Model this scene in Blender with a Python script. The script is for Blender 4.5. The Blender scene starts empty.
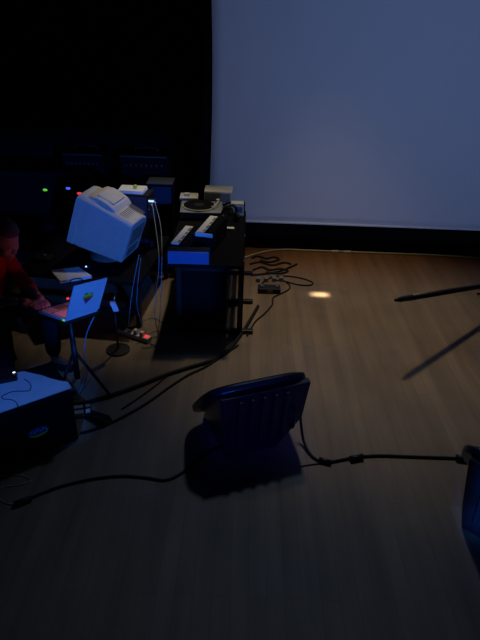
import bpy, bmesh, math, random
from mathutils import Vector as V, Matrix as M4, Euler
random.seed(7)
PI = math.pi
SC = bpy.context.scene
COL = SC.collection

# ---------------------------------------------------------------- camera
CH, CP, CR, CF = 2.4, math.radians(30), math.radians(2.1), 560.0
cam = bpy.data.cameras.new('camera'); camo = bpy.data.objects.new('camera', cam); COL.objects.link(camo)
cam.sensor_fit = 'VERTICAL'; cam.sensor_height = 24; cam.lens = CF/640*24
cam.clip_start = 0.05
camo.matrix_world = M4.Translation((0, 0, CH)) @ Euler((PI/2-CP, 0, 0)).to_matrix().to_4x4() @ M4.Rotation(CR, 4, 'Z')
SC.camera = camo

def ray(px, py):
    a, b = px-240, 320-py
    x = a*math.cos(CR)-b*math.sin(CR); y = a*math.sin(CR)+b*math.cos(CR)
    return V((x/CF, math.cos(CP)+y/CF*math.sin(CP), -math.sin(CP)+y/CF*math.cos(CP)))
def atz(px, py, z=0.0):                      # point of the world at height z seen at that spot of the photo
    d = ray(px, py); return V((0, 0, CH))+d*((z-CH)/d.z)
def aty(px, py, y):
    d = ray(px, py); return V((0, 0, CH))+d*(y/d.y)

# ---------------------------------------------------------------- materials
def mat(name, col, rough=0.6, metal=0.0, var=0.15, scale=30, spec=0.4, emit=None, estr=0.0, sheen=0.0):
    m = bpy.data.materials.new(name); m.use_nodes = True
    nt = m.node_tree; b = nt.nodes['Principled BSDF']
    tc = nt.nodes.new('ShaderNodeTexCoord'); n = nt.nodes.new('ShaderNodeTexNoise')
    n.inputs['Scale'].default_value = scale; n.inputs['Detail'].default_value = 4
    nt.links.new(tc.outputs['Object'], n.inputs['Vector'])
    r = nt.nodes.new('ShaderNodeValToRGB')
    r.color_ramp.elements[0].color = tuple(c*(1-var) for c in col)+(1,)
    r.color_ramp.elements[1].color = tuple(min(1, c*(1+var)) for c in col)+(1,)
    r.color_ramp.elements[0].position = 0.3; r.color_ramp.elements[1].position = 0.7
    nt.links.new(n.outputs['Fac'], r.inputs['Fac']); nt.links.new(r.outputs['Color'], b.inputs['Base Color'])
    b.inputs['Roughness'].default_value = rough; b.inputs['Metallic'].default_value = metal
    b.inputs['Specular IOR Level'].default_value = spec
    if emit:
        b.inputs['Emission Color'].default_value = emit+(1,); b.inputs['Emission Strength'].default_value = estr
    return m

BLK = mat('black_plastic', (.012, .012, .014), .45, spec=.35)
BLKF = mat('black_fabric', (.006, .006, .007), .95, spec=.05, scale=80)
BLKW = mat('black_paint', (.010, .010, .011), .7, spec=.2)
BLKM = mat('black_metal', (.010, .010, .011), .45, spec=.4)
RUB = mat('black_rubber', (.010, .010, .010), .6, spec=.3, scale=200)
WEDGE = mat('moulded_black_plastic', (.018, .018, .024), .32, spec=.45, scale=120)
BEIGE = mat('aged_beige_plastic', (.56, .52, .44), .55, var=.05, spec=.25)
BEIGED = mat('beige_recess_plastic', (.22, .19, .16), .6, var=.05, spec=.2)
BEIGE2 = mat('cream_plastic', (.60, .56, .44), .55, var=.05, spec=.25)
GREYP = mat('grey_plastic', (.20, .21, .23), .5, var=.08)
WHITEP = mat('white_plastic', (.72, .72, .72), .4, var=.04)
PAPER = mat('white_paper', (.78, .77, .74), .8, var=.04, spec=.1)
SHEET = mat('white_cloth', (.62, .63, .66), .85, var=.06, spec=.05, scale=14)
SILV = mat('silver_laptop_shell', (.60, .62, .66), .42, var=.03, spec=.4, metal=.1)
KEYW = mat('white_keys', (.75, .73, .68), .35, var=.03)
KEYB = mat('black_keys', (.01, .01, .01), .35)
CHROME = mat('chrome', (.7, .7, .7), .25, metal=1.0, var=.03)
BLUEP = mat('blue_plastic_box', (.07, .12, .30), .6, var=.06)
WIRE = mat('pale_blue_cable', (.22, .26, .34), .5, var=.08)
PINKW = mat('pinkish_thin_wire', (.62, .40, .34), .5, var=.08)
ROPE = mat('pale_cable_jacket', (.66, .62, .42), .6, var=.1)
SKIN = mat('skin', (.26, .15, .12), .55, var=.06, spec=.3)
HAIR = mat('dark_brown_hair', (.045, .032, .045), .6, scale=150, var=.4)
REDS = mat('red_shirt_fabric', (.34, .010, .007), .9, spec=.05, scale=90)
DENIM = mat('dark_trousers', (.010, .010, .014), .9, spec=.05)
SCREENM = mat('screen_fabric', (.80, .81, .82), .9, var=.012, spec=.05, scale=3)
GRN_STK = mat('green_yellow_note', (.45, .60, .05), .7, var=.05)
CORK = mat('brown_vent', (.16, .10, .07), .7)
def led(name, c, s): return mat(name, tuple(x*.5 for x in c), .4, emit=c, estr=s, var=.02)
LRED = led('red_led', (1, .05, .06), .85); LGRN = led('green_led', (.12, .8, .05), .7); LBLU = led('blue_led', (.06, .14, 1), 1.0)
LWHT = led('white_led', (.85, .92, 1), 1.2); LCOOL = led('cool_led', (.35, .55, 1), 1.5); LDIM = led('dim_knob_light', (.35, .4, .5), .10)
LCD = led('laptop_display', (1, .20, .32), 1.9)

# rainbow sticker: stripes across the sticker's own axis
def stripes(name, cols):
    m = bpy.data.materials.new(name); m.use_nodes = True; nt = m.node_tree; b = nt.nodes['Principled BSDF']
    tc = nt.nodes.new('ShaderNodeTexCoord'); sp = nt.nodes.new('ShaderNodeSeparateXYZ'); r = nt.nodes.new('ShaderNodeValToRGB')
    nt.links.new(tc.outputs['Generated'], sp.inputs[0]); nt.links.new(sp.outputs['Z'], r.inputs['Fac']); nt.links.new(r.outputs['Color'], b.inputs['Base Color'])
    cr = r.color_ramp; cr.interpolation = 'CONSTANT'
    while len(cr.elements) < len(cols): cr.elements.new(.5)
    for i, c in enumerate(cols): cr.elements[i].position = i/len(cols); cr.elements[i].color = c+(1,)
    b.inputs['Roughness'].default_value = .5
    return m
RAIN = stripes('rainbow_stripes', [(.02, .10, .40), (.20, .03, .20), (.60, .03, .03), (.75, .22, .03), (.80, .62, .05), (.08, .35, .06)])

def floor_mat():
    m = bpy.data.materials.new('worn_wooden_boards'); m.use_nodes = True; nt = m.node_tree; N = nt.nodes; L = nt.links; b = N['Principled BSDF']
    tc = N.new('ShaderNodeTexCoord'); mp = N.new('ShaderNodeMapping'); mp.inputs['Rotation'].default_value = (0, 0, PI/2)
    L.new(tc.outputs['Object'], mp.inputs['Vector'])
    br = N.new('ShaderNodeTexBrick'); br.offset = .37; br.inputs['Scale'].default_value = 1
    br.inputs['Brick Width'].default_value = 1.6; br.inputs['Row Height'].default_value = .085; br.inputs['Mortar Size'].default_value = .0016; br.inputs['Mortar Smooth'].default_value = .3
    br.inputs['Color1'].default_value = (.245, .172, .110, 1); br.inputs['Color2'].default_value = (.285, .203, .133, 1); br.inputs['Mortar'].default_value = (.20, .14, .088, 1)
    L.new(mp.outputs[0], br.inputs['Vector'])
    mp2 = N.new('ShaderNodeMapping'); mp2.inputs['Scale'].default_value = (7, .5, 1); L.new(tc.outputs['Object'], mp2.inputs['Vector'])
    n1 = N.new('ShaderNodeTexNoise'); n1.inputs['Scale'].default_value = 1.5; n1.inputs['Detail'].default_value = 6; L.new(mp2.outputs[0], n1.inputs['Vector'])
    n2 = N.new('ShaderNodeTexNoise'); n2.inputs['Scale'].default_value = 2.2; n2.inputs['Detail'].default_value = 5; L.new(tc.outputs['Object'], n2.inputs['Vector'])
    def mul(a, fac, lo, hi):
        r = N.new('ShaderNodeMapRange'); r.inputs['From Min'].default_value = .3; r.inputs['From Max'].default_value = .7
        r.inputs['To Min'].default_value = lo; r.inputs['To Max'].default_value = hi; L.new(fac, r.inputs['Value'])
        x = N.new('ShaderNodeMix'); x.data_type = 'RGBA'; x.blend_type = 'MULTIPLY'; x.inputs['Factor'].default_value = 1
        L.new(a, x.inputs['A']); L.new(r.outputs[0], x.inputs['B']); return x.outputs['Result']
    c = mul(br.outputs['Color'], n1.outputs['Fac'], .78, 1.15); c = mul(c, n2.outputs['Fac'], .85, 1.10)
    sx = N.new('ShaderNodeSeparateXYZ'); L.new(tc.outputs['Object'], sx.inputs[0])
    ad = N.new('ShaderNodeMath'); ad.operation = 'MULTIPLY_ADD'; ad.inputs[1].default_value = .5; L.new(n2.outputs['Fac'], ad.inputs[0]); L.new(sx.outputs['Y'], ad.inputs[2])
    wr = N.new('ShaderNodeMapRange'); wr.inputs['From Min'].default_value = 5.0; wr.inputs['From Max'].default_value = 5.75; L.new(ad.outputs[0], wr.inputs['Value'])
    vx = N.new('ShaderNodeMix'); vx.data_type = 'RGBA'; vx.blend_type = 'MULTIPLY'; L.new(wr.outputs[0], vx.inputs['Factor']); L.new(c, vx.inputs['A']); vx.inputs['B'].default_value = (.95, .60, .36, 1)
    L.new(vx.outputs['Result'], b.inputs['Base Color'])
    rr = N.new('ShaderNodeMapRange'); rr.inputs['To Min'].default_value = .5; rr.inputs['To Max'].default_value = .68; L.new(n2.outputs['Fac'], rr.inputs['Value']); L.new(rr.outputs[0], b.inputs['Roughness'])
    b.inputs['Specular IOR Level'].default_value = .3
    bp = N.new('ShaderNodeBump'); bp.inputs['Strength'].default_value = .15; bp.inputs['Distance'].default_value = .002
    L.new(br.outputs['Fac'], bp.inputs['Height']); bp.invert = True; L.new(bp.outputs[0], b.inputs['Normal'])
    return m

# ---------------------------------------------------------------- mesh helpers
class MB:
    def __init__(s): s.bm = bmesh.new()
    def box(s, c, d, rot=None):
        m = M4.Translation(c) @ (rot.to_4x4() if rot else M4()) @ M4.Diagonal((d[0], d[1], d[2], 1))
        bmesh.ops.create_cube(s.bm, size=1, matrix=m); return s
    def bx(s, x0, x1, y0, y1, z0, z1): return s.box(((x0+x1)/2, (y0+y1)/2, (z0+z1)/2), (x1-x0, y1-y0, z1-z0))
    def hull(s, pts):
        vs = [s.bm.verts.new(p) for p in pts]
        r = bmesh.ops.convex_hull(s.bm, input=vs)
        bad = [g for g in set(r['geom_interior']+r['geom_unused']) if isinstance(g, bmesh.types.BMVert)]
        if bad: bmesh.ops.delete(s.bm, geom=bad, context='VERTS')
        return s
    def prism(s, poly, off):                 # poly: list of 3-D points, off: extrusion vector
        a = [s.bm.verts.new(p) for p in poly]; b = [s.bm.verts.new(V(p)+V(off)) for p in poly]; n = len(a)
        s.bm.faces.new(a); s.bm.faces.new(b[::-1])
        for i in range(n): s.bm.faces.new((a[i], b[i], b[(i+1) % n], a[(i+1) % n]))
        bmesh.ops.recalc_face_normals(s.bm, faces=s.bm.faces[:]); return s
    def tube(s, pts, r, seg=8, smooth=True, sub=6, r1=None):
        P = [V(p) for p in pts]
        if smooth and len(P) > 2:
            Q = []
            for i in range(len(P)-1):
                p0, p1, p2, p3 = P[max(i-1, 0)], P[i], P[i+1], P[min(i+2, len(P)-1)]
                for k in range(sub):
                    t = k/sub
                    Q.append(.5*((2*p1)+(p2-p0)*t+(2*p0-5*p1+4*p2-p3)*t*t+(3*p1-p0-3*p2+p3)*t**3))
            P = Q+[P[-1]]
        rings = []; n = None
        for i, p in enumerate(P):
            t = (P[min(i+1, len(P)-1)]-P[max(i-1, 0)]).normalized()
            if n is None: n = t.orthogonal().normalized()
            n = (n-t*n.dot(t)).normalized(); bb = t.cross(n)
            rr = r if r1 is None else r+(r1-r)*i/(len(P)-1)
            rings.append([s.bm.verts.new(p+rr*(math.cos(2*PI*k/seg)*n+math.sin(2*PI*k/seg)*bb)) for k in range(seg)])
        for a, b in zip(rings, rings[1:]):
            for k in range(seg): s.bm.faces.new((a[k], a[(k+1) % seg], b[(k+1) % seg], b[k]))
        s.bm.faces.new(rings[0][::-1]); s.bm.faces.new(rings[-1]); return s
    def lathe(s, prof, c=(0, 0, 0), seg=28):
        c = V(c); rings = []
        for r, z in prof: rings.append([s.bm.verts.new(c+V((r*math.cos(2*PI*k/seg), r*math.sin(2*PI*k/seg), z))) for k in range(seg)])
        for a, b in zip(rings, rings[1:]):
            for k in range(seg): s.bm.faces.new((a[k], a[(k+1) % seg], b[(k+1) % seg], b[k]))
        s.bm.faces.new(rings[0][::-1]); s.bm.faces.new(rings[-1]); return s
    def ball(s, c, r, u=16, v=10, rot=None):
        m = M4.Translation(c) @ (rot.to_4x4() if rot else M4()) @ M4.Diagonal((r[0], r[1], r[2], 1))
        bmesh.ops.create_uvsphere(s.bm, u_segments=u, v_segments=v, radius=1, matrix=m); return s
    def build(s, name, m, parent=None, bevel=0, smooth=False, loc=None, rot=None):
        me = bpy.data.meshes.new(name); bmesh.ops.recalc_face_normals(s.bm, faces=s.bm.faces[:])
        s.bm.to_mesh(me); s.bm.free(); me.materials.append(m)
        if smooth:
            for p in me.polygons: p.use_smooth = True
        o = bpy.data.objects.new(name, me); COL.objects.link(o)
        if parent: o.parent = parent
        if loc is not None: o.location = loc
        if rot is not None: o.rotation_euler = rot
        if bevel:
            b = o.modifiers.new('bevel', 'BEVEL'); b.width = bevel; b.segments = 2; b.limit_method = 'ANGLE'; b.angle_limit = math.radians(35)
        return o
def tag(o, label, cat, group=None):
    o['label'] = label; o['category'] = cat
    if group: o['group'] = group
    return o
def empty(name, loc, label, cat, rz=0, group=None):
    o = bpy.data.objects.new(name, None); COL.objects.link(o); o.location = loc; o.rotation_euler = (0, 0, rz); o.empty_display_size = .1
    return tag(o, label, cat, group)
def struct(o): o['kind'] = 'structure'; return o
def dup(root, loc, rz, label):
    r = root.copy(); COL.objects.link(r); r.location = loc; r.rotation_euler = (0, 0, rz); r['label'] = label
    for ch in list(root.children):
        c = ch.copy(); COL.objects.link(c); c.parent = r
        for g in list(ch.children):
            d = g.copy(); COL.objects.link(d); d.parent = c
    return r
def rz(a): return M4.Rotation(a, 3, 'Z')

# ---------------------------------------------------------------- setting
WY = 5.80
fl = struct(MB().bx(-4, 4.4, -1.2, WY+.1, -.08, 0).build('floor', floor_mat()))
struct(MB().bx(-4, 4.4, WY, WY+.1, 0, 4.6).build('wall_back', BLKF))
struct(MB().bx(-4.1, -4, -1.2, WY+.1, 0, 4.6).build('wall_left', BLKF))

# projection screen: hanging cloth with a slightly bowed left edge, a hem and a batten above the frame
scr = empty('projection_screen', (1.75, 5.72, .31), 'huge blue-grey projection screen hanging across the back of the stage', 'projection screen')
b = MB(); nx, nz = 40, 40; W, Hs = 4.2, 3.5; x0 = -2.13; grid = []
for side in (0, 1):
    g = []
    for j in range(nz+1):
        row = []; tz = j/nz
        for i in range(nx+1):
            tx = i/nx; bow = .035*math.sin(PI*min(1, tz*1.3))*(1-tx)**6
            y = .006*math.sin(5*tx)*(1-tz)+(.008 if side else 0)
            row.append(b.bm.verts.new((x0+bow+tx*(W-bow), y, tz*Hs)))
        g.append(row)
    grid.append(g)
for g in grid:
    for j in range(nz):
        for i in range(nx): b.bm.faces.new((g[j][i], g[j][i+1], g[j+1][i+1], g[j+1][i]))
a, c = grid
for j in range(nz):
    for i in (0, nx): b.bm.faces.new((a[j][i], a[j+1][i], c[j+1][i], c[j][i]))
for i in range(nx):
    for j in (0, nz): b.bm.faces.new((a[j][i], a[j][i+1], c[j][i+1], c[j][i]))
b.build('fabric', SCREENM, scr, smooth=True)
MB().tube([(x0+.004, -.002, .012), (W+x0, -.002, .012)], .012, smooth=False).build('hem', SCREENM, scr)
MB().tube([(x0-.05, .004, Hs+.02), (W+x0+.05, .004, Hs+.02)], .03, 12, smooth=False).build('batten', BLKM, scr)

# black masking skirt with soft folds
b = MB(); n = 150; lo = []; hi = []
for i in range(n+1):
    x = -.9+4.9*i/n; y = 5.765+.009*math.sin(i*.9)+.004*math.sin(i*2.3)
    lo.append((x, y)); 
pts = lo
vs = [[b.bm.verts.new((x, y+dy, z)) for (x, y) in pts] for (dy, z) in ((0, 0.002), (0, .36), (.006, .36), (.006, 0.002))]
for k in range(4):
    A, B = vs[k], vs[(k+1) % 4]
    for i in range(n): b.bm.faces.new((A[i], A[i+1], B[i+1], B[i]))
b.bm.faces.new([v[0] for v in vs]); b.bm.faces.new([v[-1] for v in vs])
tag(b.build('stage_skirt', BLKF, smooth=True), 'black pleated cloth skirt between the screen and the wooden floor', 'skirt')

# pale cable along the foot of the skirt
pp = [(238, 260), (252, 255), (268, 251), (285, 249.5), (305, 249), (325, 249.5), (338, 250.5), (352, 250.5), (372, 251), (395, 252), (420, 254), (450, 256), (485, 258.5)]
P = [atz(x, y, .01) for x, y in pp]
for p in P: p.y = min(p.y, 5.725)
cbl = tag(MB().tube(P, .009).build('floor_cable', ROPE, smooth=True), 'thin pale cable running along the foot of the black skirt', 'cable')
for (x, y) in ((335, 251), (347, 251.5)):
    p = atz(x, y, .012); MB().box((p.x, min(p.y, 5.72), .012), (.075, .03, .02), rz(.1)).build('tape', PAPER, cbl, bevel=.004)

# ---------------------------------------------------------------- floor monitor wedges
def wedge(loc, ang, label):
    t = empty('stage_monitor', loc, label, 'speaker', ang, 'stage monitor wedges')
    yn = lambda z: .035-.045*z/.52
    yb = lambda z: .49-.44*(z-.03)/.49
    poly = [(-.21, .0), (.13, .0), (.29, .21), (.305, .485), (-.265, .485), (-.24, .17)]
    pts = []
    for u, z in poly: pts += [(u*.95, yn(z), z), (u, yb(max(z, .03))-.03, z)] if z < .42 else [(u*.97, yn(z), z), (u, yn(z)+.05, z)]
    MB().hull(pts).build('cabinet', WEDGE, t, bevel=.018)
    # flange round the baffle
    e2 = V((0, .42, -.46)).normalized(); nn = V((0, .46, .42)).normalized(); c = V((.0, .232, .315))
    out = []
    N = 64
    for k in range(N):
        a = 2*PI*k/N; ca, sa = math.cos(a), math.sin(a)
        x = .325*math.copysign(abs(ca)**.42, ca); y = .300*math.copysign(abs(sa)**.50, sa)
        out.append((x, y))
    f = MB(); f.prism([c+V((x, 0, 0))+e2*y-nn*.03 for x, y in out], nn*.045); f.build('front_flange', WEDGE, t, bevel=.012)
    g = MB(); g.prism([c+V((x*.9, 0, 0))+e2*y*.88+nn*.0155 for x, y in out], nn*.008); g.build('grille', BLKM, t)
    for k, u in enumerate((-.15, -.075, 0.0, .075, .15)):
        MB().hull([(u*.95+du, yn(z)-dy, z) for du in (-.013, .013) for z in (.10, .46) for dy in (-.006, .028)]).build('rib', WEDGE, t, bevel=.006)
    MB().tube([(.20, yn(.2)-.002, .16), (.20, yn(.22)-.03, .19), (.20, yn(.3)-.03, .29), (.20, yn(.33)-.002, .32)], .011).build('carry_handle', WEDGE, t, smooth=True)
    MB().box((-.19, yn(.27)-.004, .27), (.05, .02, .12)).build('input_panel', BLK, t, bevel=.004)
    return t
w1 = wedge((.148, 2.525, 0), math.radians(22), 'black wedge floor monitor in the middle of the floor, seen from behind')
W2LOC = (1.345, 1.89, 0)
w2 = dup(w1, W2LOC, math.radians(-38), 'blue-lit black floor monitor cut off by the right edge of the photo')

# ---------------------------------------------------------------- cables on the floor
def cable(name, pix, r, label, m=RUB, plugs=(), zs=None, group=None):
    P = [atz(x, y, r) for x, y in pix]
    if zs:
        for i, z in zs.items(): P[i] = atz(pix[i][0], pix[i][1], z)
    o = tag(MB().tube(P, r).build(name, m, smooth=True), label, 'cable', group)
    for (x, y, x2, y2, rr) in plugs:
        MB().tube([atz(x, y, rr), atz((x+x2)/2, (y+y2)/2, rr*1.0), atz(x2, y2, rr)], rr, smooth=False).build('plug', BLK, o, smooth=True)
    return o
cable('signal_cable', [(24, 501), (40, 494), (62, 486), (92, 479), (120, 476), (145, 477.5), (165, 480), (180, 474), (190, 466), (206, 454), (226, 446)], .0075,
      'black cable snaking over the floor from the wedge to the lower left', plugs=[(14, 504.5, 31, 498, .016)])
cable('power_cable', [(300, 408), (301, 424), (304, 442), (312, 456), (324, 462), (340, 460), (356, 457), (380, 455.5), (410, 456.5), (440, 457.5), (468, 458.5), (490, 458.5)], .0085,
      'black cable crossing the floor from the wedge to the right edge', zs={0: .20, 1: .11, 2: .03},
      plugs=[(319, 459.5, 331, 462.5, .016), (350, 459, 363, 456.5, .018), (456, 457.5, 468, 459, .02)])
p = atz(300, 425, .0085)
cable('speaker_tail_wire', [(300, 466.5), (312, 464.5), (325, 463)], .004, 'short thin wire lying left of the joined plugs beside the wedge')
cable('multicore_cable', [(258, 306), (250, 320), (241, 334), (228, 350), (212, 360), (190, 367), (165, 375), (140, 385), (115, 394), (95, 400), (78, 405)], .014,
      'thick black cable running diagonally from keyboard stand to the laptop stand')
cable('microphone_cable', [(238, 345), (222, 356), (205, 367), (188, 375), (168, 388), (150, 401), (130, 413), (110, 423), (92, 430), (80, 433)], .0085,
      'thinner black cable ending by the road case, lowest of the diagonal cables')
cable('jack_cable', [(232, 346), (214, 358), (192, 366), (172, 373), (155, 386), (140, 397), (122, 409)], .006,
      'thin black cable between the two longer diagonal cables')
cable('thin_wire', [(-10, 478), (6, 475.5), (18, 475), (26, 477), (31, 480), (27, 483), (16, 485.5), (4, 487), (-4, 493), (2, 501), (10, 504), (15, 504)], .0035,
      'thin pinkish wire curling at the lower left edge of the floor', m=PINKW)
p = atz(207, 491, .012)
tag(MB().tube([p+V((-.03, -.01, 0)), p+V((.02, .01, 0))], .012, smooth=False).build('loose_plug', GREYP, bevel=.003), 'tiny bluish plug lying in the shadow of the wedge', 'plug')

# ---------------------------------------------------------------- microphone boom stand at the right
TIP = V((1.11, 3.58, .545)); END = V((2.04, 4.33, .32))
dirv = (END-TIP).normalized(); POST = TIP+dirv*1.75
st = empty('microphone_stand', (POST.x, POST.y, 0), 'black low boom microphone stand reaching in from the right edge', 'microphone stand')
o = V((POST.x, POST.y, 0))
MB().tube([TIP-o+dirv*.16, TIP-o+dirv*1.9], .024, smooth=False).build('boom', BLKM, st, smooth=True)
mc = MB().tube([TIP-o, TIP-o+dirv*.03, TIP-o+dirv*.05, TIP-o+dirv*.20], .010, 12, smooth=False, r1=.025).build('microphone', BLK, st, smooth=True)
MB().tube([(0, 0, .03), (0, 0, POST.z+.0)], .014, smooth=False).build('post', BLKM, st, smooth=True)
MB().ball((0, 0, POST.z), (.035, .03, .03)).build('clamp', BLK, st, smooth=True)
for k in range(3):
    a = 2*PI*k/3+.4
    MB().tube([(0, 0, .11), (.24*math.cos(a), .24*math.sin(a), .012)], .010, smooth=False).build('leg', BLKM, st, smooth=True)

# ---------------------------------------------------------------- road case with cloth at lower left
ca = math.radians(37)
cc = empty('road_case', (-.965, 2.60, 0), 'black road case with an oval badge at the lower left', 'case', ca)
# local x runs along the front edge (negative towards the photo's left), y runs away from the viewer
MB().bx(-.95, 0, 0, .33, .012, .40).build('body', BLKF, cc, bevel=.006)
MB().bx(-.954, .004, -.004, .334, .37, .385).build('lid_rim', BLKM, cc)
for x in (-.9, -.05):
    for y in (.05, .28): MB().bx(x-.025, x+.025, y-.025, y+.025, 0, .014).build('foot', RUB, cc)
for x, y in ((0, 0), (-.95, 0)):
    MB().box((x, y, .375), (.04, .04, .05)).build('corner', BLKM, cc, bevel=.008)
# badge
def disc(rx, rz_, y0, y1, cx, cz, n=32): return [(cx+rx*math.cos(2*PI*k/n), y0, cz+rz_*math.sin(2*PI*k/n)) for k in range(n)]
bx_, bz_ = -.225, .180
BADGE = mat('badge_dark_blue', (.02, .03, .10), .5); BGRN = mat('badge_green', (.30, .48, .04), .5, var=.05); BLET = mat('badge_lettering', (.16, .30, .62), .5, var=.05)
bd = MB().prism(disc(.062, .034, -.004, 0, bx_, bz_), (0, .006, 0)).build('oval_badge', BADGE, cc)
cres = [(bx_+.058*math.cos(t), -.006, bz_+.031*math.sin(t)) for t in [PI+.15+(PI-.3)*k/16 for k in range(17)]]
cres += [(bx_+.05*math.cos(t), -.006, bz_-.006+.010*math.sin(t)) for t in [2*PI-.3-(PI-.6)*k/12 for k in range(13)]]
MB().prism(cres, (0, .003, 0)).build('badge_crescent', BGRN, bd)
b = MB(); zz = bz_+.004
for k, (h, sl) in enumerate(((.020, .2), (.013, 0), (.022, .1), (.013, -.2), (.018, 0), (.013, .2))):
    x = bx_-.042+k*.017; b.box((x, -.006, zz+h/2-.002), (.0045, .003, h)); 
    if k % 2: b.box((x+.004, -.006, zz+.001), (.010, .003, .004))
    else: b.box((x+.004, -.006, zz+h-.004), (.010, .003, .004))
b.build('badge_letters', BLET, bd)
# cloth
zt = .404
pix = [(76.5, 381.5), (68, 382), (60, 381), (50, 378.5), (42, 375.5), (32, 373.5), (24, 371.5), (12, 373), (-2, 377), (-20, 381), (-36, 392)]
b = MB(); Rm = M4.Rotation(-ca, 3, 'Z'); back = []
for x, y in pix:
    p = Rm @ (atz(x, y, zt)-cc.location); p.z = 0; p.y = max(.0, min(p.y, .325)); p.x = max(-.93, min(0.004, p.x)); back.append(p)
poly = [(p.x, p.y, 0) for p in back]+[(-.93, .12, 0), (-.93, -.002, 0), (-.6, -.003, 0), (-.3, -.003, 0), (.002, -.003, 0)]
b.prism(poly, (0, 0, .006))
cloth = tag(b.build('white_cloth', SHEET, loc=(cc.location.x, cc.location.y, .4005), rot=(0, 0, ca)), 'pale bluish-white cloth laid on top of the black road case', 'cloth')
def oncase(px, py, z=.407): return atz(px, py, z)
g = empty('power_adapter', oncase(12, 380), 'small black device with a white light on the cloth-covered road case', 'adapter', math.radians(25))
MB().bx(-.10, .03, -.02, .10, 0, .028).build('body', BLK, g, bevel=.006)
MB().bx(-.115, -.075, -.05, -.01, 0, .02).build('connector', BLK, g, bevel=.004)
l = atz(18.5, 374, .43)-g.location; l = M4.Rotation(-math.radians(25), 3, 'Z') @ l
MB().ball((.018, .03, .03), (.009, .006, .004)).build('status_light', LWHT, g)
pix = [(24, 379), (29, 382), (31, 387), (29, 390.5), (23, 391), (13, 391.5), (6, 394), (1.5, 397), (4, 399), (11, 399.5), (16, 402), (18, 407)]
iv = M4.Rotation(-math.radians(25), 3, 'Z')
MB().tube([iv @ (oncase(x, y, .4095)-g.location) for x, y in pix], .0022, 6).build('cord', BLK, g, smooth=True)

# ---------------------------------------------------------------- laptop on a small stand
LO = V((-1.045, 2.88, .70)); lang = math.radians(64); LT = math.radians(13); LL = math.radians(13.8)
lw, ld, lh = .30, .21, .225
lap = empty('laptop', LO, 'open silver laptop with a rainbow sticker on its lid', 'laptop', lang)
lap.rotation_euler = (0, LT, lang)
# local x along the hinge, +y towards the user
MB().bx(0, lw, 0, ld, -.020, .0).build('base', SILV, lap, bevel=.004)
kb = MB().bx(.012, lw-.012, .02, ld*.6, -.0005, .0015).build('keyboard_bed', GREYP, lap)
b = MB()
for r in range(5):
    for k in range(11): b.bx(.016+k*(lw-.032)/11, .016+(k+.85)*(lw-.032)/11, .024+r*.0185, .024+r*.0185+.015, .0015, .004)
b.build('keys', WHITEP, kb)
MB().bx(lw*.33, lw*.67, ld*.66, ld*.95, -.0002, .0008).build('trackpad', GREYP, lap)
lid = MB().bx(0, lw, -.010, 0.0, 0, lh).build('lid', SILV, lap, bevel=.003, loc=(0, 0, .002), rot=(LL, 0, 0))
lid['label'] = 'silver lid with rainbow sticker'
scp = MB().bx(.012, lw-.012, .0002, .0012, .016, lh-.014).build('screen', LCD, lid); scp['label'] = 'glowing pink laptop screen'
hs = []
for k in range(40):
    t = 2*PI*k/40; hs.append((16*math.sin(t)**3, 13*math.cos(t)-5*math.cos(2*t)-2*math.cos(3*t)-math.cos(4*t)))
tl = math.radians(-8)
hp = [(lw*.50+.0029*(x*math.cos(tl)-y*math.sin(tl)), -.0115, .118+.0029*(x*math.sin(tl)+y*math.cos(tl))) for x, y in hs]
MB().prism(hp, (0, .0015, 0)).build('rainbow_sticker', RAIN, lid)
MB().box((-.008, .010, .135), (.014, .010, .010)).build('red_light', LRED, lid)
MB().box((-.003, .008, -.010), (.006, .014, .008)).build('green_port_light', LGRN, lap)
for x in (.02, lw-.05): MB().tube([(x, .004, .0), (x+.03, .004, .0)], .006, smooth=False).build('hinge', GREYP, lap)

LR = Euler((0, LT, lang)).to_matrix()
sc_ = LO+LR @ V((lw/2, ld/2, -.022))
ls = empty('laptop_stand', (sc_.x, sc_.y, 0), 'black tripod stand with tilted tray under the open silver laptop', 'stand', lang)
MB().bx(-.16, .16, -.11, .115, -.016, -.001).build('tray', BLKM, ls, bevel=.004, loc=(0, 0, sc_.z), rot=(0, LT, 0))
MB().tube([(0, 0, .20), (0, 0, sc_.z-.016)], .014, 10, smooth=False).build('pole', BLKM, ls, smooth=True)
MB().tube([(0, 0, .14), (0, 0, .45)], .019, 10, smooth=False).build('sleeve', BLK, ls, smooth=True)
for k in range(3):
    a = -PI/2+2*PI*k/3+.35
    MB().tube([(0, 0, .36), (.22*math.cos(a), .22*math.sin(a), .011)], .010, smooth=False).build('leg', BLKM, ls, smooth=True)
q0, q1 = atz(88, 330, .20), atz(95, 318, .26)
cable('laptop_lead', [(94, 317), (90, 325), (86, 336), (84, 352), (86, 368), (82, 386), (76, 399)], .004, 'thin bluish lead hanging from the laptop down to the floor', m=WIRE,
      zs={0: .64, 1: .60, 2: .50, 3: .36, 4: .20, 5: .06, 6: .004})

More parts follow.
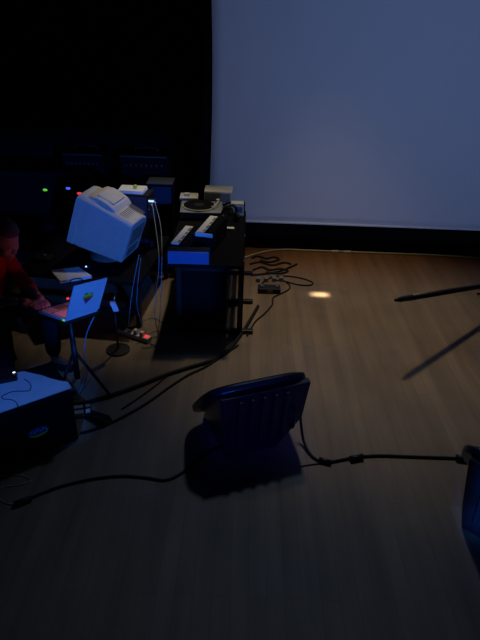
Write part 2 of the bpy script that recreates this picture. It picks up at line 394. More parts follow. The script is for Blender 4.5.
# small floor items between the case and the cables
p = atz(82, 413, 0)
t = empty('junction_box', p, 'small blue-white box on the floor right of the road case', 'box', .3)
MB().bx(-.055, .055, -.045, .045, 0, .035).build('body', WHITEP, t, bevel=.004)
MB().bx(-.058, .058, -.008, .008, -.0, .037).build('strap', BLK, t)
MB().bx(.012, .026, -.047, .047, -.0, .0375).build('cross_strap', BLK, t)
p = atz(98, 420, 0)
t = empty('foot_pedal', p, 'flat black foot pedal on the floor beside the small blue-white box', 'pedal', -.5)
MB().hull([(-.09, -.04, 0), (.09, -.04, 0), (-.09, .04, 0), (.09, .04, 0), (-.085, -.035, .018), (.085, -.035, .035), (-.085, .035, .018), (.085, .035, .035)]).build('base', BLK, t, bevel=.005)
MB().hull([(-.08, -.03, .02), (.075, -.03, .037), (-.08, .03, .02), (.075, .03, .037), (-.08, -.03, .028), (.075, -.03, .05), (-.08, .03, .028), (.075, .03, .05)]).build('treadle', RUB, t)

# ---------------------------------------------------------------- low table with the big monitor
TZ = .42
tb = empty('low_table', (-1.25, 4.42, 0), 'low black table under the beige monitor', 'table', math.radians(-6))
MB().bx(-.55, .50, -.42, .60, TZ-.03, TZ).build('tabletop', BLKF, tb, bevel=.006)
for x in (-.51, .46):
    for y in (-.38, .56): MB().bx(x-.02, x+.02, y-.02, y+.02, 0, TZ-.03).build('leg', BLKM, tb)
for y in (-.38, .56): MB().bx(-.49, .44, y-.01, y+.01, .12, .15).build('crossbar', BLKM, tb)

# CRT monitor. local: x from the screen (0) to the rear, y away from the viewer, z up; tilted back
crt = empty('crt_monitor', (-1.444, 4.322, TZ), 'bulky beige computer monitor tilted back, its blue-lit side facing us', 'monitor', -.232)
TL = M4.Rotation(.344, 3, 'Y')
def ct(p): return TL @ V(p)+V((0, 0, .589-TZ))
def hullp(pts, name, m, par, bev=0):
    return MB().hull([ct(p) for p in pts]).build(name, m, par, bevel=bev)
W = .41
def sect(x, y0, y1, z0, z1): return [(x, y0, z0), (x, y1, z0), (x, y0, z1-.02), (x, y0+.03, z1), (x, y1-.13, z1), (x, y1-.04, z1-.035), (x, y1, z1-.09)]
body = hullp(sect(.03, .0, W, .0, .428)+sect(.10, .0, W, .0, .428)+sect(.467, .03, W-.03, .02, .385), 'body', BEIGE, crt, .012)
hullp(sect(-.022, -.004, W+.004, -.004, .432)+sect(.035, -.004, W+.004, -.004, .432), 'bezel', BEIGE, crt, .012)
hullp(sect(-.028, .045, W-.045, .06, .385)+sect(-.02, .045, W-.045, .06, .385), 'screen_glass', BLK, crt, .003)
# rounded hump on the rear top with a raised cover and a step
b = MB()
hp_ = [(.04, .42), (.07, .447), (.13, .458), (.20, .452), (.27, .432), (.31, .400), (.31, .36), (.04, .36)]
b.prism([ct((x, .05, z)) for x, z in hp_], TL @ V((0, W-.10, 0))); b.build('top_hump', BEIGE, crt, bevel=.01)
b = MB(); b.hull([ct(p) for p in [(.10, .10, .45), (.10, W-.10, .45), (.25, .10, .43), (.25, W-.10, .43), (.10, .10, .468), (.10, W-.10, .468), (.25, .10, .452), (.25, W-.10, .452)]]).build('top_cover', BEIGE, crt, bevel=.005)
b = MB()
for k in range(9): b.hull([ct((x, y, z)) for x in (.325+k*.014, .331+k*.014) for y in (.07, W-.07) for z in (.385-.0, .404-(k*.0022))])
v = b.build('top_vents', BEIGED, crt)
b = MB()
for k in range(7): b.hull([ct((x, y, z)) for x in (.464, .470) for y in (.08, W-.08) for z in (.30-k*.022, .31-k*.022)])
b.build('rear_vents', CORK, crt)
MB().hull([ct((x, y, z)) for x in (.462, .47) for y in (.10, .30) for z in (.06, .13)]).build('connector_panel', BEIGED, crt, bevel=.003)
MB().hull([ct((x, y, z)) for x in (.10, .36) for y in (.09, W-.09) for z in (.005, .05)]+[ct((.2, .12, -.05)), ct((.28, .12, -.05)), ct((.2, .29, -.05)), ct((.28, .29, -.05))]).build('neck', BEIGED, crt)
MB().lathe([(.15, 0), (.155, .012), (.12, .03), (.05, .06), (.04, .10)], (.24, W/2, 0)).build('pedestal', BEIGED, crt, smooth=False)
MB().ball(ct((-.024, .03, .03)), (.006, .006, .006)).build('power_light', LGRN, crt)

# flat white box in front of the monitor
q = [atz(49.5, 269.5, TZ+.03), atz(79, 266.5, TZ+.03), atz(92.5, 275.5, TZ+.03), atz(59.5, 281, TZ+.03)]
cq = sum(q, V())/4
t = empty('slim_drive', (cq.x, cq.y, TZ), 'flat white slim box in front of the monitor, behind the laptop', 'drive')
dn = [V((p.x-cq.x, p.y-cq.y, 0)) for p in q]
MB().prism([p*.97+V((0, 0, .003)) for p in dn], (0, 0, .027)).build('case', WHITEP, t, bevel=.004)
for k in range(4): MB().box((dn[k].x*.8, dn[k].y*.8, .003), (.02, .02, .006)).build('foot', RUB, t)
p = atz(76, 281.5, TZ)
tag(MB().tube([atz(70, 284, TZ+.004), atz(71, 280.5, TZ+.03), atz(76, 278.5, TZ+.045), atz(82, 279.5, TZ+.03), atz(84, 283, TZ+.004)], .004).build('short_lead', RUB, smooth=True), 'short black looped lead in front of the slim white box', 'lead')
p = atz(87, 268, TZ)
t = empty('light_hub', p, 'small black hub with a bright white light beside the slim white box', 'hub')
MB().bx(-.03, .03, -.02, .03, 0, .026).build('body', BLK, t, bevel=.004)
MB().ball((0, -.02, .022), (.008, .006, .008)).build('light', LCOOL, t)
p = atz(45, 260, TZ)
t = empty('control_box', p, 'small black control box with a faint blue knob left of the white box', 'control box')
MB().bx(-.08, .06, -.05, .06, 0, .03).build('body', BLK, t, bevel=.004)
MB().lathe([(.016, .03), (.014, .05), (.004, .052)]).build('knob', mat('blue_knob', (.05, .10, .30), .4), t, smooth=True)
# shiny clamp lamp head under the monitor: a bright metal clamp on a short post
p = aty(114, 304, 3.62); p.z = 0
t = empty('metal_clamp', p, 'bright chrome clamp on a thin post under the monitor', 'clamp', .3)
q = aty(114, 304, p.y)
MB().tube([(0, 0, .012), (0, 0, q.z-.06)], .008, smooth=False).build('post', BLKM, t, smooth=True)
MB().lathe([(.09, 0), (.09, .012), (.012, .016)]).build('foot', BLKM, t)
MB().hull([(dx+sx, dy, q.z+dz) for dz, sx in ((-.06, .012), (.02, -.012)) for dx in (-.02, .02) for dy in (-.014, .014)]).build('jaw', PAPER, t, bevel=.006)
MB().tube([(0.0, 0, q.z+.01), (0.012, 0, q.z+.07)], .007, smooth=False).build('screw', CHROME, t, smooth=True)

# ---------------------------------------------------------------- computer tower with papers, behind the monitor
DBLU = mat('dark_blue_panel', (.014, .024, .06), .55)
tw = empty('computer_tower', (-.985, 4.85, TZ), 'dark computer tower standing behind the beige monitor', 'computer', -.1)
MB().bx(-.15, .16, -.10, .10, .008, .455).build('case', BLKW, tw, bevel=.006)
MB().bx(-.14, .15, -.108, -.10, .03, .44).build('side_panel', DBLU, tw, bevel=.003)
for x in (-.12, .13):
    for y in (-.07, .07): MB().bx(x-.015, x+.015, y-.015, y+.015, 0, .01).build('foot', RUB, tw)
T0 = V((-.985, 4.85, TZ+.455))
t = empty('paper_stack', (-1.0, 4.83, TZ+.455), 'stack of white paper lying on the computer tower', 'paper', -.1)
for k in range(3): MB().box((0, .03+.004*k, .004+.008*k), (.235-.004*k, .17, .008), rz(.03*k)).build('sheet_block', PAPER, t)
t = tag(MB().ball((-.97, 4.87, TZ+.455+.024+.016), (.02, .02, .016)).build('note_ball', GRN_STK, smooth=True), 'small yellow-green ball on the stack of paper', 'ball')
t = empty('plug_cluster', (-.80, 4.70, TZ), 'cluster of shiny plugs with a cool light beside the computer tower', 'plugs', 0)
MB().bx(-.035, .035, -.02, .03, 0, .44).build('patch_post', BLKM, t, bevel=.004)
MB().box((0, -.024, .43), (.05, .012, .014)).build('blue_light', LCOOL, t)
for k in range(6):
    x = -.03+.012*k; z = .36+.02*((k*3) % 4)
    MB().tube([(x, -.02, z), (x+.01, -.055, z+.004)], .006, smooth=False).build('plug', CHROME, t, smooth=True)

# hanging pale leads
def lead(pts, label, r=.003): return tag(MB().tube(pts, r, 6).build('hanging_lead', WIRE, smooth=True), label, 'lead', 'pale leads hanging from the monitor table')
fa = lambda x, y: atz(x, y, .005)
Yh = 4.05
lead([aty(139, 255, 4.0), aty(135, 275, 3.93), aty(131, 300, 3.9), aty(129, 320, 3.86), fa(128, 334), fa(136, 340)], 'pale lead hanging from the back of the monitor, nearest the screen side')
lead([aty(141, 258, 4.02), aty(138, 280, 3.93), aty(137, 305, 3.88), aty(141, 322, 3.85), fa(143, 335), fa(150, 343), fa(160, 346)], 'pale lead hanging from the monitor, second from the left')
lead([aty(154, 200, 4.68), aty(160, 222, 4.45), aty(162, 250, 4.12), aty(161, 290, 4.0), aty(160, 315, 3.9), fa(157, 333), fa(148, 343)], 'long pale lead dropping from the shiny plugs, right hand one')
lead([aty(152, 202, 4.68), aty(156, 230, 4.4), aty(159, 260, 4.1), aty(156, 295, 3.98), aty(155, 316, 3.88), fa(160, 336), fa(176, 346), fa(186, 344)], 'long pale lead dropping from the shiny plugs, left hand one')
lead([fa(128, 336), fa(138, 324), fa(152, 318), fa(163, 323), fa(174, 334), fa(184, 345), fa(170, 348), fa(150, 345)], 'pale lead coiled in a wide loop over the floor by the power strip')
lead([fa(136, 344), fa(150, 333), fa(160, 331), fa(166, 338), fa(156, 346), fa(142, 348)], 'pale lead coiled in a small loop over the floor by the power strip')
a0, a1 = atz(119, 332, 0), atz(150, 342, 0)
t = empty('power_strip', (a0+a1)/2, 'blue-lit white power strip with a red light on the floor', 'power strip', math.atan2((a1-a0).y, (a1-a0).x))
L = (a1-a0).length
MB().bx(-L/2, L/2, -.03, .03, 0, .04).build('body', WHITEP, t, bevel=.006)
for k in range(4):
    x = -L/2+.05+k*L*.2
    s = MB().lathe([(.02, .04), (.02, .043)], (x, 0, 0)).build('socket', GREYP, t)
    if k in (0, 2, 3): MB().bx(x-.016, x+.016, -.018, .018, .0425, .075).build('plug', WHITEP if k else BLK, t, bevel=.004)
MB().bx(L/2-.045, L/2-.015, -.015, .015, .04, .047).build('red_switch', LRED, t)

# ---------------------------------------------------------------- keyboard stand and what it carries
KZ = .68
ks = empty('keyboard_table', (-.23, 4.45, 0), 'long black keyboard stand with bar feet beside the screen', 'stand')
MB().bx(-.34, .24, -.68, .83, KZ-.03, KZ).build('top', BLKF, ks, bevel=.005)
for y in (-.50, .02, .62):
    MB().bx(.205, .25, y-.03, y+.03, .03, KZ-.03).build('post', BLKM, ks, bevel=.004)
    MB().bx(-.30, .34, y-.022, y+.022, .0, .034).build('foot_bar', BLKM, ks, bevel=.006)
    MB().bx(-.28, -.24, y-.03, y+.03, .03, KZ-.03).build('post', BLKM, ks, bevel=.004)
MB().bx(.21, .245, -.5, .62, .40, .44).build('side_rail', BLKM, ks, bevel=.004)
MB().tube([(.19, -.2, KZ-.03), (.19, -.2, KZ-.20)], .012, smooth=False).build('steel_tube', CHROME, ks, smooth=True)
am = empty('bass_amplifier', (-.29, 4.20, .034), 'big black amplifier cabinet under the keyboard stand', 'amplifier')
MB().bx(-.19, .17, -.20, .17, .0, .58).build('cabinet', BLKF, am, bevel=.008)
MB().bx(-.17, .15, -.21, -.20, .04, .46).build('grille', BLKF, am)
MB().bx(-.17, .15, -.207, -.20, .49, .57).build('control_panel', BLKM, am)
for k in range(6): MB().tube([(-.13+k*.055, -.207, .53), (-.13+k*.055, -.222, .53)], .010, smooth=False).build('knob', BLK, am, smooth=True)

bxp = atz(187, 260, KZ)
t = empty('effects_unit', (-.395, 3.81, KZ), 'flat blue box at the front of the keyboard stand', 'effects unit', .03)
MB().bx(-.155, .155, -.03, .045, 0, .105).build('case', BLKW, t, bevel=.005)
MB().hull([(x,y,z) for x in (-.15,.15) for (y,z) in ((-.05,.006),(-.03,.006),(-.03,.098),(-.040,.092))]).build('front_panel', BLUEP, t)
for x in (-.13, .13): MB().lathe([(.012, .105), (.011, .112)], (x*.8, .01, 0), 12).build('button', BLK, t)

def keyboard(p0, p1, zt, nw, label):
    d = p1-p0; ang = math.atan2(d.y, d.x); L = math.hypot(d.x, d.y)
    t = empty('keyboard', (p0.x, p0.y, KZ), label, 'keyboard', ang, 'keyboards on the black stand')
    # local x along the row of keys, +y towards the player
    h = zt-KZ; kw = .062
    MB().bx(-.01, L+.03, -.105, kw/2+.004, .012, h-.012).build('case', BLKF, t, bevel=.004)
    MB().bx(-.01, L+.03, -.105, -kw/2, h-.013, h-.002).build('control_panel', BLKF, t, bevel=.003)
    for x in (.01, L+.01):
        for y in (-.09, .02): MB().bx(x-.012, x+.012, y-.012, y+.012, 0, .013).build('foot', RUB, t)
    for k in range(nw):
        w = L/nw; MB().bx(k*w+.0003, (k+1)*w-.0003, -kw/2, kw/2, h-.012, h).build('white_key', KEYW, t)
        if k % 7 not in (2, 6) and k < nw-1: MB().bx((k+1)*w-.003, (k+1)*w+.003, -kw/2, -kw/2+.016, h, h+.004).build('black_key', KEYB, t)
    for k in range(4): MB().lathe([(.007, h-.002), (.006, h+.006)], (.04+k*.06, -.07, 0), 12).build('knob', BLK, t)
    return t
K1 = keyboard(atz(175, 243, .80), atz(189.5, 226, .80), .80, 15, 'small keyboard left on the stand, white keys behind the blue box')
K2 = keyboard(atz(200, 232, .84), atz(214, 216, .84), .84, 15, 'small keyboard right of the other, in front of the record player')
K2h = .84-KZ
MB().bx(-.019, -.0105, -.103, .034, K2h-.03, K2h-.001).build('end_cheek', KEYW, K2, bevel=.002)
tt = empty('turntable', (-.385, 4.86, KZ), 'record player with a dark record on the keyboard stand', 'turntable', .05)
MB().bx(-.185, .19, -.15, .16, .012, .075).build('plinth', GREYP, tt, bevel=.006)
MB().bx(-.15, .17, -.156, -.15, .016, .07).build('front_panel', BLUEP, tt)
for x in (-.15, .15):
    for y in (-.12, .12): MB().lathe([(.018, 0), (.018, .013)], (x, y, 0), 12).build('foot', RUB, tt)
MB().lathe([(.142, .075), (.145, .085), (.142, .09)], (-.02, 0, 0), 40).build('platter', BEIGE2, tt)
MB().lathe([(.138, .09), (.138, .094)], (-.02, 0, 0), 40).build('record', BLKF, tt)
MB().lathe([(.045, .0935), (.045, .0952)], (-.02, 0, 0), 24).build('record_label', BLK, tt)
MB().tube([(.15, .11, .10), (.15, .02, .115), (.12, -.06, .105), (.09, -.075, .10)], .005).build('tonearm', BEIGE2, tt, smooth=True)
MB().lathe([(.018, .075), (.018, .11)], (.15, .11, 0), 14).build('arm_base', BEIGE2, tt)
sb = empty('cream_box', (-.515, 5.12, KZ), 'small cream box behind the record player, left of the larger one', 'box', .05)
MB().bx(-.09, .08, -.07, .09, 0, .09).build('body', BEIGE2, sb, bevel=.006)
MB().bx(-.05, .0, -.02, .03, .09, .112).build('top_button', BEIGE2, sb, bevel=.004)
cb = empty('device_box', (-.245, 5.16, KZ), 'cream-topped box, tallest thing on the stand beside the screen', 'box', .0)
MB().bx(-.13, .13, -.10, .10, .0, .155).build('body', BEIGE2, cb, bevel=.006)
MB().bx(-.118, .112, -.106, -.10, .055, .142).build('front_panel', GREYP, cb, bevel=.002)
MB().bx(-.10, .09, -.108, -.10, .025, .045).build('slot', BLK, cb)
sd = empty('side_unit', (-.065, 4.89, KZ), 'small pale box standing at the right end of the stand', 'box', .0)
MB().bx(-.055, .062, -.03, .05, 0, .115).build('body', BEIGE2, sd, bevel=.004)
MB().bx(-.02, .05, -.035, -.03, .03, .085).build('panel', BLUEP, sd)
hp = empty('headphones', (-.125, 4.70, KZ), 'black headphones lying at the right of the record player', 'headphones', .5)
MB().tube([(-.075, 0, .04), (-.07, 0, .10), (-.03, 0, .145), (.03, 0, .145), (.07, 0, .10), (.075, 0, .04)], .011).build('headband', BLK, hp, smooth=True)
for s in (-1, 1):
    MB().ball((.072*s, 0, .042), (.026, .042, .042)).build('ear_cup', BLK, hp, smooth=True)
p = atz(230, 230, KZ)
t = tag(MB().bx(-.035, .035, -.02, .02, 0, .022).build('tape_box', KEYW, loc=(p.x, p.y, KZ), bevel=.003), 'tiny white box at the right rim of the keyboard stand', 'box')

# pedals and cables on the floor right of the stand
p = atz(269, 291.5, 0)
t = empty('effects_pedal', p, 'flat black pedal on the floor right of the keyboard stand', 'pedal', .03)
MB().bx(-.105, .105, -.05, .05, 0, .05).build('body', BLK, t, bevel=.004)
MB().bx(-.02, .03, -.052, -.05, .012, .04).build('label_plate', GREYP, t)
for x in (-.07, .07): MB().lathe([(.012, .05), (.012, .066)], (x, -.01, 0), 12).build('foot_switch', CHROME, t)
cable('patch_cable', [(262, 283), (272, 277), (285, 276), (298, 277.5), (309, 280.5), (313, 283.5), (307, 285.5), (295, 284), (284, 281), (272, 280)], .007, 'black cable lying in a flat loop right of the pedals')
cable('pedal_lead', [(286, 282), (290, 286), (288, 290), (280, 294), (273, 298), (272, 305), (264, 314), (255, 322), (247, 336)], .007, 'black lead trailing from the pedal towards the stand foot')
for pts_, lb in (([(252, 258), (258, 256), (266, 258.5), (274, 257), (279, 259.5), (270, 262), (260, 260.5)], 'black cord on the floor by the skirt, farthest of the tangled cords'),
        ([(250, 264), (260, 262), (272, 265), (284, 262.5), (291, 264)], 'black cord on the floor, second from the skirt'),
        ([(253, 270), (262, 267), (270, 270), (280, 268.5), (288, 271), (279, 273.5), (266, 272)], 'black cord on the floor, third from the skirt, looping back'),
        ([(251, 275), (262, 274), (276, 272), (288, 268), (297, 264)], 'black cord on the floor nearest the pedal, running up to the right')):
    cable('coiled_cord', pts_, .010, lb, group='black cords behind the pedal')
for k, (x, lb) in enumerate(((258, 'leftmost of the small pale plugs behind the pedal'), (266, 'second from the left of the small pale plugs'), (274, 'third from the left of the small pale plugs'), (281, 'rightmost of the small pale plugs behind the pedal'))):
    p = atz(x, 281-.2*k, .0); MB_ = MB().bx(-.02, .02, -.03, .03, 0, .04).build('adapter_plug', GREYP, loc=p, bevel=.004); tag(MB_, lb, 'plug', 'pale plugs behind the pedal')

# ---------------------------------------------------------------- amplifiers and rack in the dark at the back
def guitar_amp(cx, cy, w, label):
    t = empty('guitar_amplifier', (cx, cy, 0), label, 'amplifier', 0, 'black amplifiers in the dark')
    h = 1.06
    MB().bx(-w/2, w/2, 0, .35, .03, h).build('cabinet', BLKF, t, bevel=.01)
    MB().bx(-w/2+.03, w/2-.03, -.008, 0, .08, h-.20).build('grille', BLKF, t)
    MB().bx(-w/2+.03, w/2-.03, -.006, 0, h-.17, h-.04).build('control_panel', BLKF, t)
    for k in range(8): MB().tube([(-w/2+.06+k*(w-.12)/7, -.006, h-.09), (-w/2+.06+k*(w-.12)/7, -.022, h-.09)], .012, smooth=False).build('knob', BLKD, t, smooth=True)
    MB().bx(-w/2+.01, w/2-.01, -.004, .004, h-.014, h-.004).build('top_trim', CHROMED, t)
    MB().tube([(-.11, .17, h), (-.09, .17, h+.035), (.09, .17, h+.035), (.11, .17, h)], .010).build('handle', RUB, t, smooth=True)
    for x in (-w/2+.04, w/2-.04):
        for y in (.04, .31): MB().lathe([(.02, 0), (.02, .032)], (x, y, 0), 10).build('foot', RUB, t)
    return t
CHROMED = mat('dull_trim', (.05, .055, .065), .5, metal=.3)
BLKD = mat('dark_grey_knob', (.03, .032, .036), .5)
p = aty(83, 167, 5.37); guitar_amp(p.x, 5.37, .40, 'black amplifier in the dark behind the monitor, left one')
p = aty(144, 168, 5.37); guitar_amp(p.x, 5.37, .46, 'black amplifier in the dark behind the computer tower, right one')
# bluish side cabinet right of the tower
t = empty('grey_cabinet', (-.755, 5.16, 0), 'dim blue-grey cabinet right of the computer tower', 'cabinet')
MB().bx(-.15, .085, -.09, .12, .0, .88).build('body', BLKF, t, bevel=.008)
MB().bx(-.14, .075, -.096, -.09, .70, .86).build('front_panel', mat('dull_blue_panel', (.012, .02, .045), .6), t, bevel=.003)
MB().bx(-.152, .087, -.10, .12, .88, .888).build('top_rim', CHROMED, t)
# equipment rack with coloured lights
rk = empty('equipment_rack', (-1.98, 5.09, 0), 'black equipment rack with green, blue and red lights at the back left', 'rack')
lv = [(45, 190, LGRN, 'green_light'), (68, 188.5, LBLU, 'blue_light'), (79.5, 193.5, LRED, 'red_light')]
MB().bx(-.45, .55, 0, .24, .03, .95).build('housing', BLKF, rk, bevel=.008)
for z in (.25, .47, .69): MB().bx(-.42, .52, -.006, 0, z, z+.20).build('rack_unit', BLKF, rk)
for x in (-.4, .5):
    for y in (.05, .2): MB().lathe([(.02, 0), (.02, .032)], (x, y, 0), 10).build('foot', RUB, rk)
for x, y, m, nm in lv:
    q = aty(x, y, 5.075); MB().ball((q.x+1.98, -.012, q.z), (.022 if m is not LRED else .026, .01, .012)).build(nm, m, rk, smooth=True)

# ---------------------------------------------------------------- person at the laptop
F = V((.90, -.436, 0)); S = V((.436, .90, 0))       # facing, and towards the person's left
PB = V((-1.77, 3.34, .04))
def pp_(f, s, z): return PB+F*f+S*s+V((0, 0, z))
HD = aty(3, 240, 3.28)
ph = [atz(30, 304, .735), atz(42, 303, .725)]
def skin(name, verts, edges, root=0):
    me = bpy.data.meshes.new(name); me.from_pydata([v[0] for v in verts], [], []); 
    me = bpy.data.meshes.new(name); me.from_pydata([tuple(v[0]) for v in verts], edges, [])
    o = bpy.data.objects.new(name+'_tmp', me); COL.objects.link(o)
    sk = o.modifiers.new('s', 'SKIN'); sub = o.modifiers.new('u', 'SUBSURF'); sub.levels = 2; sub.render_levels = 2
    if not me.skin_vertices: me.attributes.new('x', 'FLOAT', 'POINT')
    for i, v in enumerate(verts):
        r = v[1]; me.skin_vertices[0].data[i].radius = (r, r) if not isinstance(r, tuple) else r
        me.skin_vertices[0].data[i].use_root = (i == root)
    dg = bpy.context.evaluated_depsgraph_get(); dg.update()
    out = bpy.data.meshes.new_from_object(o.evaluated_get(dg)); bpy.data.objects.remove(o)
    return out
pel = pp_(0, 0, .46); ch1 = pp_(.03, 0, .62); ch2 = pp_(.06, 0, .80); nk0 = pp_(.07, 0, .94)
hd = V((HD.x, HD.y, HD.z)); nk1 = nk0.lerp(hd, .45)
vs = [(pel, .135), (ch1, .125), (ch2, .135), (nk0, .065), (nk1, .052), (hd-V((0, 0, .02)), .06)]
es = [(0, 1), (1, 2), (2, 3), (3, 4), (4, 5)]
hands = []
for s, hp_ in ((-1, ph[0]), (1, ph[1])):
    sh = pp_(.06, .17*s, .885); el = pp_(.14, .23*s, .63); wr = hp_+(el-hp_).normalized()*.07+V((0, 0, .02))
    i = len(vs); vs += [(sh, .055), (sh.lerp(el, .5), .046), (el, .042), (el.lerp(wr, .5), .036), (wr, .026)]
    es += [(2, i), (i, i+1), (i+1, i+2), (i+2, i+3), (i+3, i+4)]
    dr = (hp_-wr); dr.z = 0; dr.normalize(); sd_ = V((-dr.y, dr.x, 0))
    hands.append((wr, dr, sd_, s))
    hip = pp_(.02, .09*s, .45); kn = pp_(.40, .20*s, .48); an = pp_(.37, .22*s, .03); toe = pp_(.52, .24*s, -.025)
    i = len(vs); vs += [(hip, .085), (hip.lerp(kn, .5), .075), (kn, .058), (kn.lerp(an, .45), .052), (an, .036), (toe, .032)]
    es += [(0, i)]+[(i+k, i+k+1) for k in range(5)]
bodym = skin('body', vs, es)
bm = bmesh.new(); bm.from_mesh(bodym)
def addskin(verts, edges):
    m = skin('finger', verts, edges); bm.from_mesh(m)
for wr, dr, sd_, s in hands:
    palm = wr+dr*.055-V((0, 0, .008))
    addskin([(wr, .024), (wr+dr*.03, (.030)), (palm+dr*.02, .030)], [(0, 1), (1, 2)])
    for k, (off, ln) in enumerate(((-.028, .065), (-.0095, .075), (.0095, .072), (.027, .056))):
        b0 = palm+sd_*off; d = (dr+sd_*off*3).normalized()
        addskin([(b0, .009), (b0+d*.03+V((0, 0, .006)), .009), (b0+d*(.03+ln*.45)-V((0, 0, .004)), .0082), (b0+d*(.03+ln*.75)-V((0, 0, .018)), .007)], [(0, 1), (1, 2), (2, 3)])
    th = wr+dr*.03; sg = sd_*(-s)*-1 if s < 0 else sd_*-1
    addskin([(th+sg*.015, .011), (th+sg*.04+dr*.02, .010), (th+sg*.048+dr*.05-V((0, 0, .008)), .0085)], [(0, 1), (1, 2)])
# head, looking down to the laptop
HF = (F+V((0, 0, -.45))).normalized(); HU = (V((0, 0, 1))-HF*HF.z).normalized(); HS = HU.cross(HF)
HR = M4((HF, HS, HU)).transposed()
def hpnt(f, s, u): return hd+HF*f+HS*s+HU*u
def hball(f, s, u, r, n=20):
    m = M4.Translation(hpnt(f, s, u)) @ HR.to_4x4() @ M4.Diagonal((r[0], r[1], r[2], 1)); bmesh.ops.create_uvsphere(bm, u_segments=n, v_segments=n//2+2, radius=1, matrix=m)
hball(0, 0, .03, (.098, .077, .095)); hball(.03, 0, -.035, (.068, .060, .075)); hball(.075, 0, -.085, (.022, .028, .022)); hball(-.01, 0, -.06, (.06, .055, .06))
hball(.100, 0, -.020, (.020, .013, .022)); hball(.104, 0, -.028, (.014, .018, .010)); hball(.090, 0, .018, (.012, .045, .010))
hball(.092, 0, -.058, (.010, .024, .006)); hball(.091, 0, -.066, (.010, .020, .006))
for s in (-1, 1): hball(-.005, .078*s, -.005, (.022, .010, .033)); hball(.06, .04*s, -.03, (.03, .024, .025))
bmesh.ops.recalc_face_normals(bm, faces=bm.faces[:])
me = bpy.data.meshes.new('body'); bm.to_mesh(me); bm.free(); me.materials.append(SKIN)
for p in me.polygons: p.use_smooth = True
body = bpy.data.objects.new('body', me); COL.objects.link(body)
rm = body.modifiers.new('r', 'REMESH'); rm.mode = 'VOXEL'; rm.voxel_size = .0065; rm.use_smooth_shade = True
smo = body.modifiers.new('sm', 'SMOOTH'); smo.iterations = 2
dg = bpy.context.evaluated_depsgraph_get(); dg.update()
me2 = bpy.data.meshes.new_from_object(body.evaluated_get(dg)); body.modifiers.clear(); body.data = me2
per = empty('person', (pel.x, pel.y, 0), 'person in a red shirt seated at the laptop, hands on its keyboard', 'person')
def adopt(o): o.parent = per; o.location = (-pel.x, -pel.y, 0); return o
adopt(body)
def cloth_obj(name, verts, edges, m):
    me = skin(name, verts, edges); me.materials.clear(); me.materials.append(m)
    for p in me.polygons: p.use_smooth = True
    o = bpy.data.objects.new(name, me); COL.objects.link(o); return adopt(o)
sv = [(pel+V((0, 0, .0)), .150), (ch1, .148), (ch2, .158), (nk0-V((0, 0, .015)), .080)]; se = [(0, 1), (1, 2), (2, 3)]
tv = [(pel-V((0, 0, .01)), .146)]; te = []
for s, k in ((-1, 0), (1, 1)):
    sh, el, wr = pp_(.06, .17*s, .885), pp_(.14, .23*s, .63), hands[k][0]
    i = len(sv); sv += [(sh, .070), (sh.lerp(el, .5), .062), (el, .056), (el.lerp(wr, .75), .044)]; se += [(2, i), (i, i+1), (i+1, i+2), (i+2, i+3)]
    hip = pp_(.02, .09*s, .45); kn = pp_(.40, .20*s, .48); an = pp_(.37, .22*s, .03)
    i = len(tv); tv += [(hip, .098), (hip.lerp(kn, .5), .088), (kn, .070), (kn.lerp(an, .45), .066), (an+V((0, 0, .02)), .055)]; te += [(0, i)]+[(i+q, i+q+1) for q in range(4)]
cloth_obj('shirt', sv, se, REDS)['label'] = 'red shirt'
cloth_obj('trousers', tv, te, DENIM)
for s in (-1, 1):
    an = pp_(.37, .22*s, .03); toe = pp_(.52, .24*s, -.022)
    cloth_obj('shoe', [(an-F*.04-V((0, 0, .045)), .040), (an+F*.05-V((0, 0, .045)), .044), (toe+F*.01, .036)], [(0, 1), (1, 2)], BLK)
bm = bmesh.new(); hball(-.014, 0, .044, (.100, .086, .096), 28)
bmesh.ops.delete(bm, geom=[v for v in bm.verts if (v.co-hd).dot(HF) > .045 and (v.co-hd).dot(HU) < .075 or (v.co-hd).dot(HU) < -.03], context='VERTS')
bmesh.ops.solidify(bm, geom=bm.faces[:], thickness=-.012)
me = bpy.data.meshes.new('hair'); bm.to_mesh(me); bm.free(); me.materials.append(HAIR)
for p in me.polygons: p.use_smooth = True
o = bpy.data.objects.new('hair', me); COL.objects.link(o); adopt(o)
EYE = mat('eye', (.30, .28, .26), .25)
for s in (-1, 1):
    bm = bmesh.new(); hball(.086, .031*s, -.002, (.010, .012, .008), 12); me = bpy.data.meshes.new('eye'); bm.to_mesh(me); bm.free(); me.materials.append(EYE)
    o = bpy.data.objects.new('eye', me); COL.objects.link(o); adopt(o)
bl = atz(4.5, 256, .78)
COLLAR = mat('pale_collar', (.45, .50, .60), .8)
nkd = (nk1-nk0).normalized(); nx_ = nkd.orthogonal().normalized(); ny_ = nkd.cross(nx_)
b = MB(); cp_ = nk0+nkd*.012
b.tube([cp_+(nx_*math.cos(2*PI*k/20)+ny_*math.sin(2*PI*k/20))*.072+nkd*.010*math.cos(4*PI*k/20) for k in range(20)]+[cp_+nx_*.072+nkd*.010], .016, 8, sub=2)
fr = (F-nkd*F.dot(nkd)).normalized(); sdv = nkd.cross(fr)
for q in (-1, 1):
    a0 = cp_+fr*.078+sdv*.018*q
    b.hull([a0+nkd*.018, a0+sdv*.045*q+nkd*.014-fr*.018, a0+sdv*.030*q-V((0, 0, .055))+fr*.022, a0+nkd*.018+fr*.008, a0+sdv*.045*q+nkd*.014-fr*.010, a0+sdv*.030*q-V((0, 0, .055))+fr*.030])
adopt(b.build('collar', COLLAR, smooth=False))['label'] = 'pale bluish collar'
sl = empty('stool', (pel.x, pel.y, 0), 'low black stool under the person in the red shirt', 'stool')
MB().lathe([(.15, .295), (.165, .305), (.165, .332), (.14, .340)]).build('seat', BLK, sl)
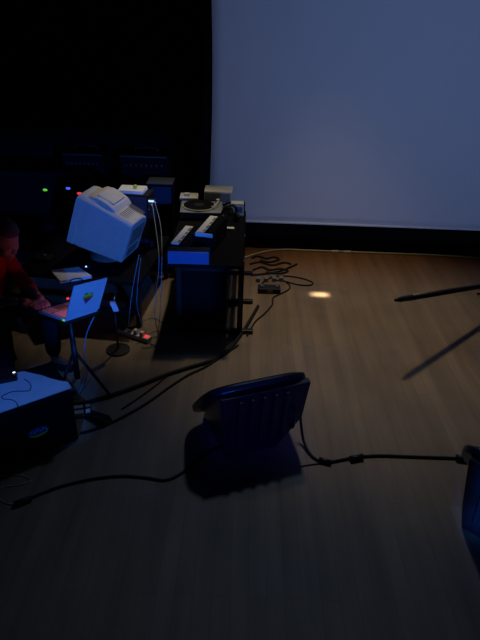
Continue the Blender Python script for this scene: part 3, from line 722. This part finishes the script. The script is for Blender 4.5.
for k in range(4):
    a = PI/4+k*PI/2; MB().tube([(.11*math.cos(a), .11*math.sin(a), .30), (.15*math.cos(a), .15*math.sin(a), .0)], .014, smooth=False).build('leg', BLKM, sl)

# ---------------------------------------------------------------- lights
def spot(name, loc, aim, energy, col, size, blend, radius=.05):
    l = bpy.data.lights.new(name, 'SPOT'); l.energy = energy; l.color = col; l.spot_size = math.radians(size); l.spot_blend = blend; l.shadow_soft_size = radius
    o = bpy.data.objects.new(name, l); COL.objects.link(o); o.location = loc
    o.rotation_euler = (V(aim)-V(loc)).to_track_quat('-Z', 'Y').to_euler(); return o
spot('stage_spot', (.5, 4.9, 3.9), (.95, 4.25, 0), 165, (1.0, .84, .58), 60, 1.0, .13)
spot('gear_spot', (-.2, 5.5, 3.4), (-.80, 4.66, .8), 125, (1.0, .90, .72), 34, 1.0, .06)
spot('floor_fill', (.6, 4.7, 4.6), (.7, 1.7, 0), 95, (.38, .58, 1.0), 58, 1.0, .15)  # added cool fill for the front floor, no fixture of the stage
def beam_mask(o, hx, hy, soft, vign=0.0, dy=0.0):      # straight-edged beam: mask added to confine a lamp to its target, frame of a projector
    o.data.use_nodes = True; nt = o.data.node_tree; N = nt.nodes; Lk = nt.links
    em = N['Emission']; tc = N.new('ShaderNodeTexCoord'); sp = N.new('ShaderNodeSeparateXYZ'); Lk.new(tc.outputs['Normal'], sp.inputs[0])
    def mth(op, a, b=None):
        m = N.new('ShaderNodeMath'); m.operation = op
        for i, v in enumerate((a, b)):
            if v is None: continue
            if isinstance(v, (int, float)): m.inputs[i].default_value = v
            else: Lk.new(v, m.inputs[i])
        return m.outputs[0]
    dx = mth('DIVIDE', sp.outputs['X'], sp.outputs['Z']); dy_ = mth('DIVIDE', sp.outputs['Y'], sp.outputs['Z'])
    def edge(d, h):
        m = N.new('ShaderNodeMapRange'); m.interpolation_type = 'SMOOTHSTEP'; Lk.new(mth('ABSOLUTE', d), m.inputs['Value'])
        m.inputs['From Min'].default_value = h-soft; m.inputs['From Max'].default_value = h+soft
        m.inputs['To Min'].default_value = 1; m.inputs['To Max'].default_value = 0; return m.outputs[0]
    r = mth('MULTIPLY', edge(dx, hx), edge(dy_, hy))
    if vign:
        ey = mth('ADD', dy_, dy); q = mth('ADD', mth('MULTIPLY', dx, dx), mth('MULTIPLY', ey, ey))
        r = mth('MULTIPLY', r, mth('MAXIMUM', mth('SUBTRACT', 1.0, mth('MULTIPLY', q, vign)), 0.0))
    Lk.new(r, em.inputs['Strength'])
beam_mask(spot('pin_spot', (.74, 5.0, 3.6), (.74, 4.69, 0), 5200, (1.0, .82, .58), 8, .5, .015), .018, .006, .016)
beam_mask(spot('blue_wash', (1.3, -.8, 1.5), (-1.05, 4.2, .65), 760, (.018, .175, 1.0), 60, .2, .08), .135, .10, .02)  # blue front light, beam placed and masked to catch only the gear
beam_mask(spot('blue_case_fill', (-.75, .3, 3.0), (-1.22, 2.64, .35), 190, (.035, .20, 1.0), 40, .2, .06), .075, .075, .015)  # unseen fill, added only to brighten the road case and cloth
beam_mask(spot('blue_wedge_fill', (.15, -.8, 1.3), (.15, 2.5, .30), 110, (.02, .05, 1.0), 40, .2, .06), .09, .08, .02)  # added blue fill that reaches the middle wedge alone
beam_mask(spot('blue_side_fill', (.1, -.8, 1.5), (1.36, 1.90, .34), 800, (.03, .19, 1.0), 40, .2, .06), .055, .08, .012)  # invented fill to tint the wedge at the right edge blue
beam_mask(spot('projector', (1.75, -.6, 2.9), (1.75, 5.72, 2.06), 305, (.27, .44, 1.0), 75, .1, .02), .335, .285, .003, 2.4, -.10)

w = bpy.data.worlds.new('dark_hall'); SC.world = w; w.use_nodes = True
w.node_tree.nodes['Background'].inputs['Color'].default_value = (.10, .16, .40, 1); w.node_tree.nodes['Background'].inputs['Strength'].default_value = .012

vs_ = SC.view_settings; vs_.view_transform = 'Standard'; vs_.look = 'None'; vs_.exposure = 0; vs_.gamma = 1; vs_.use_curve_mapping = False
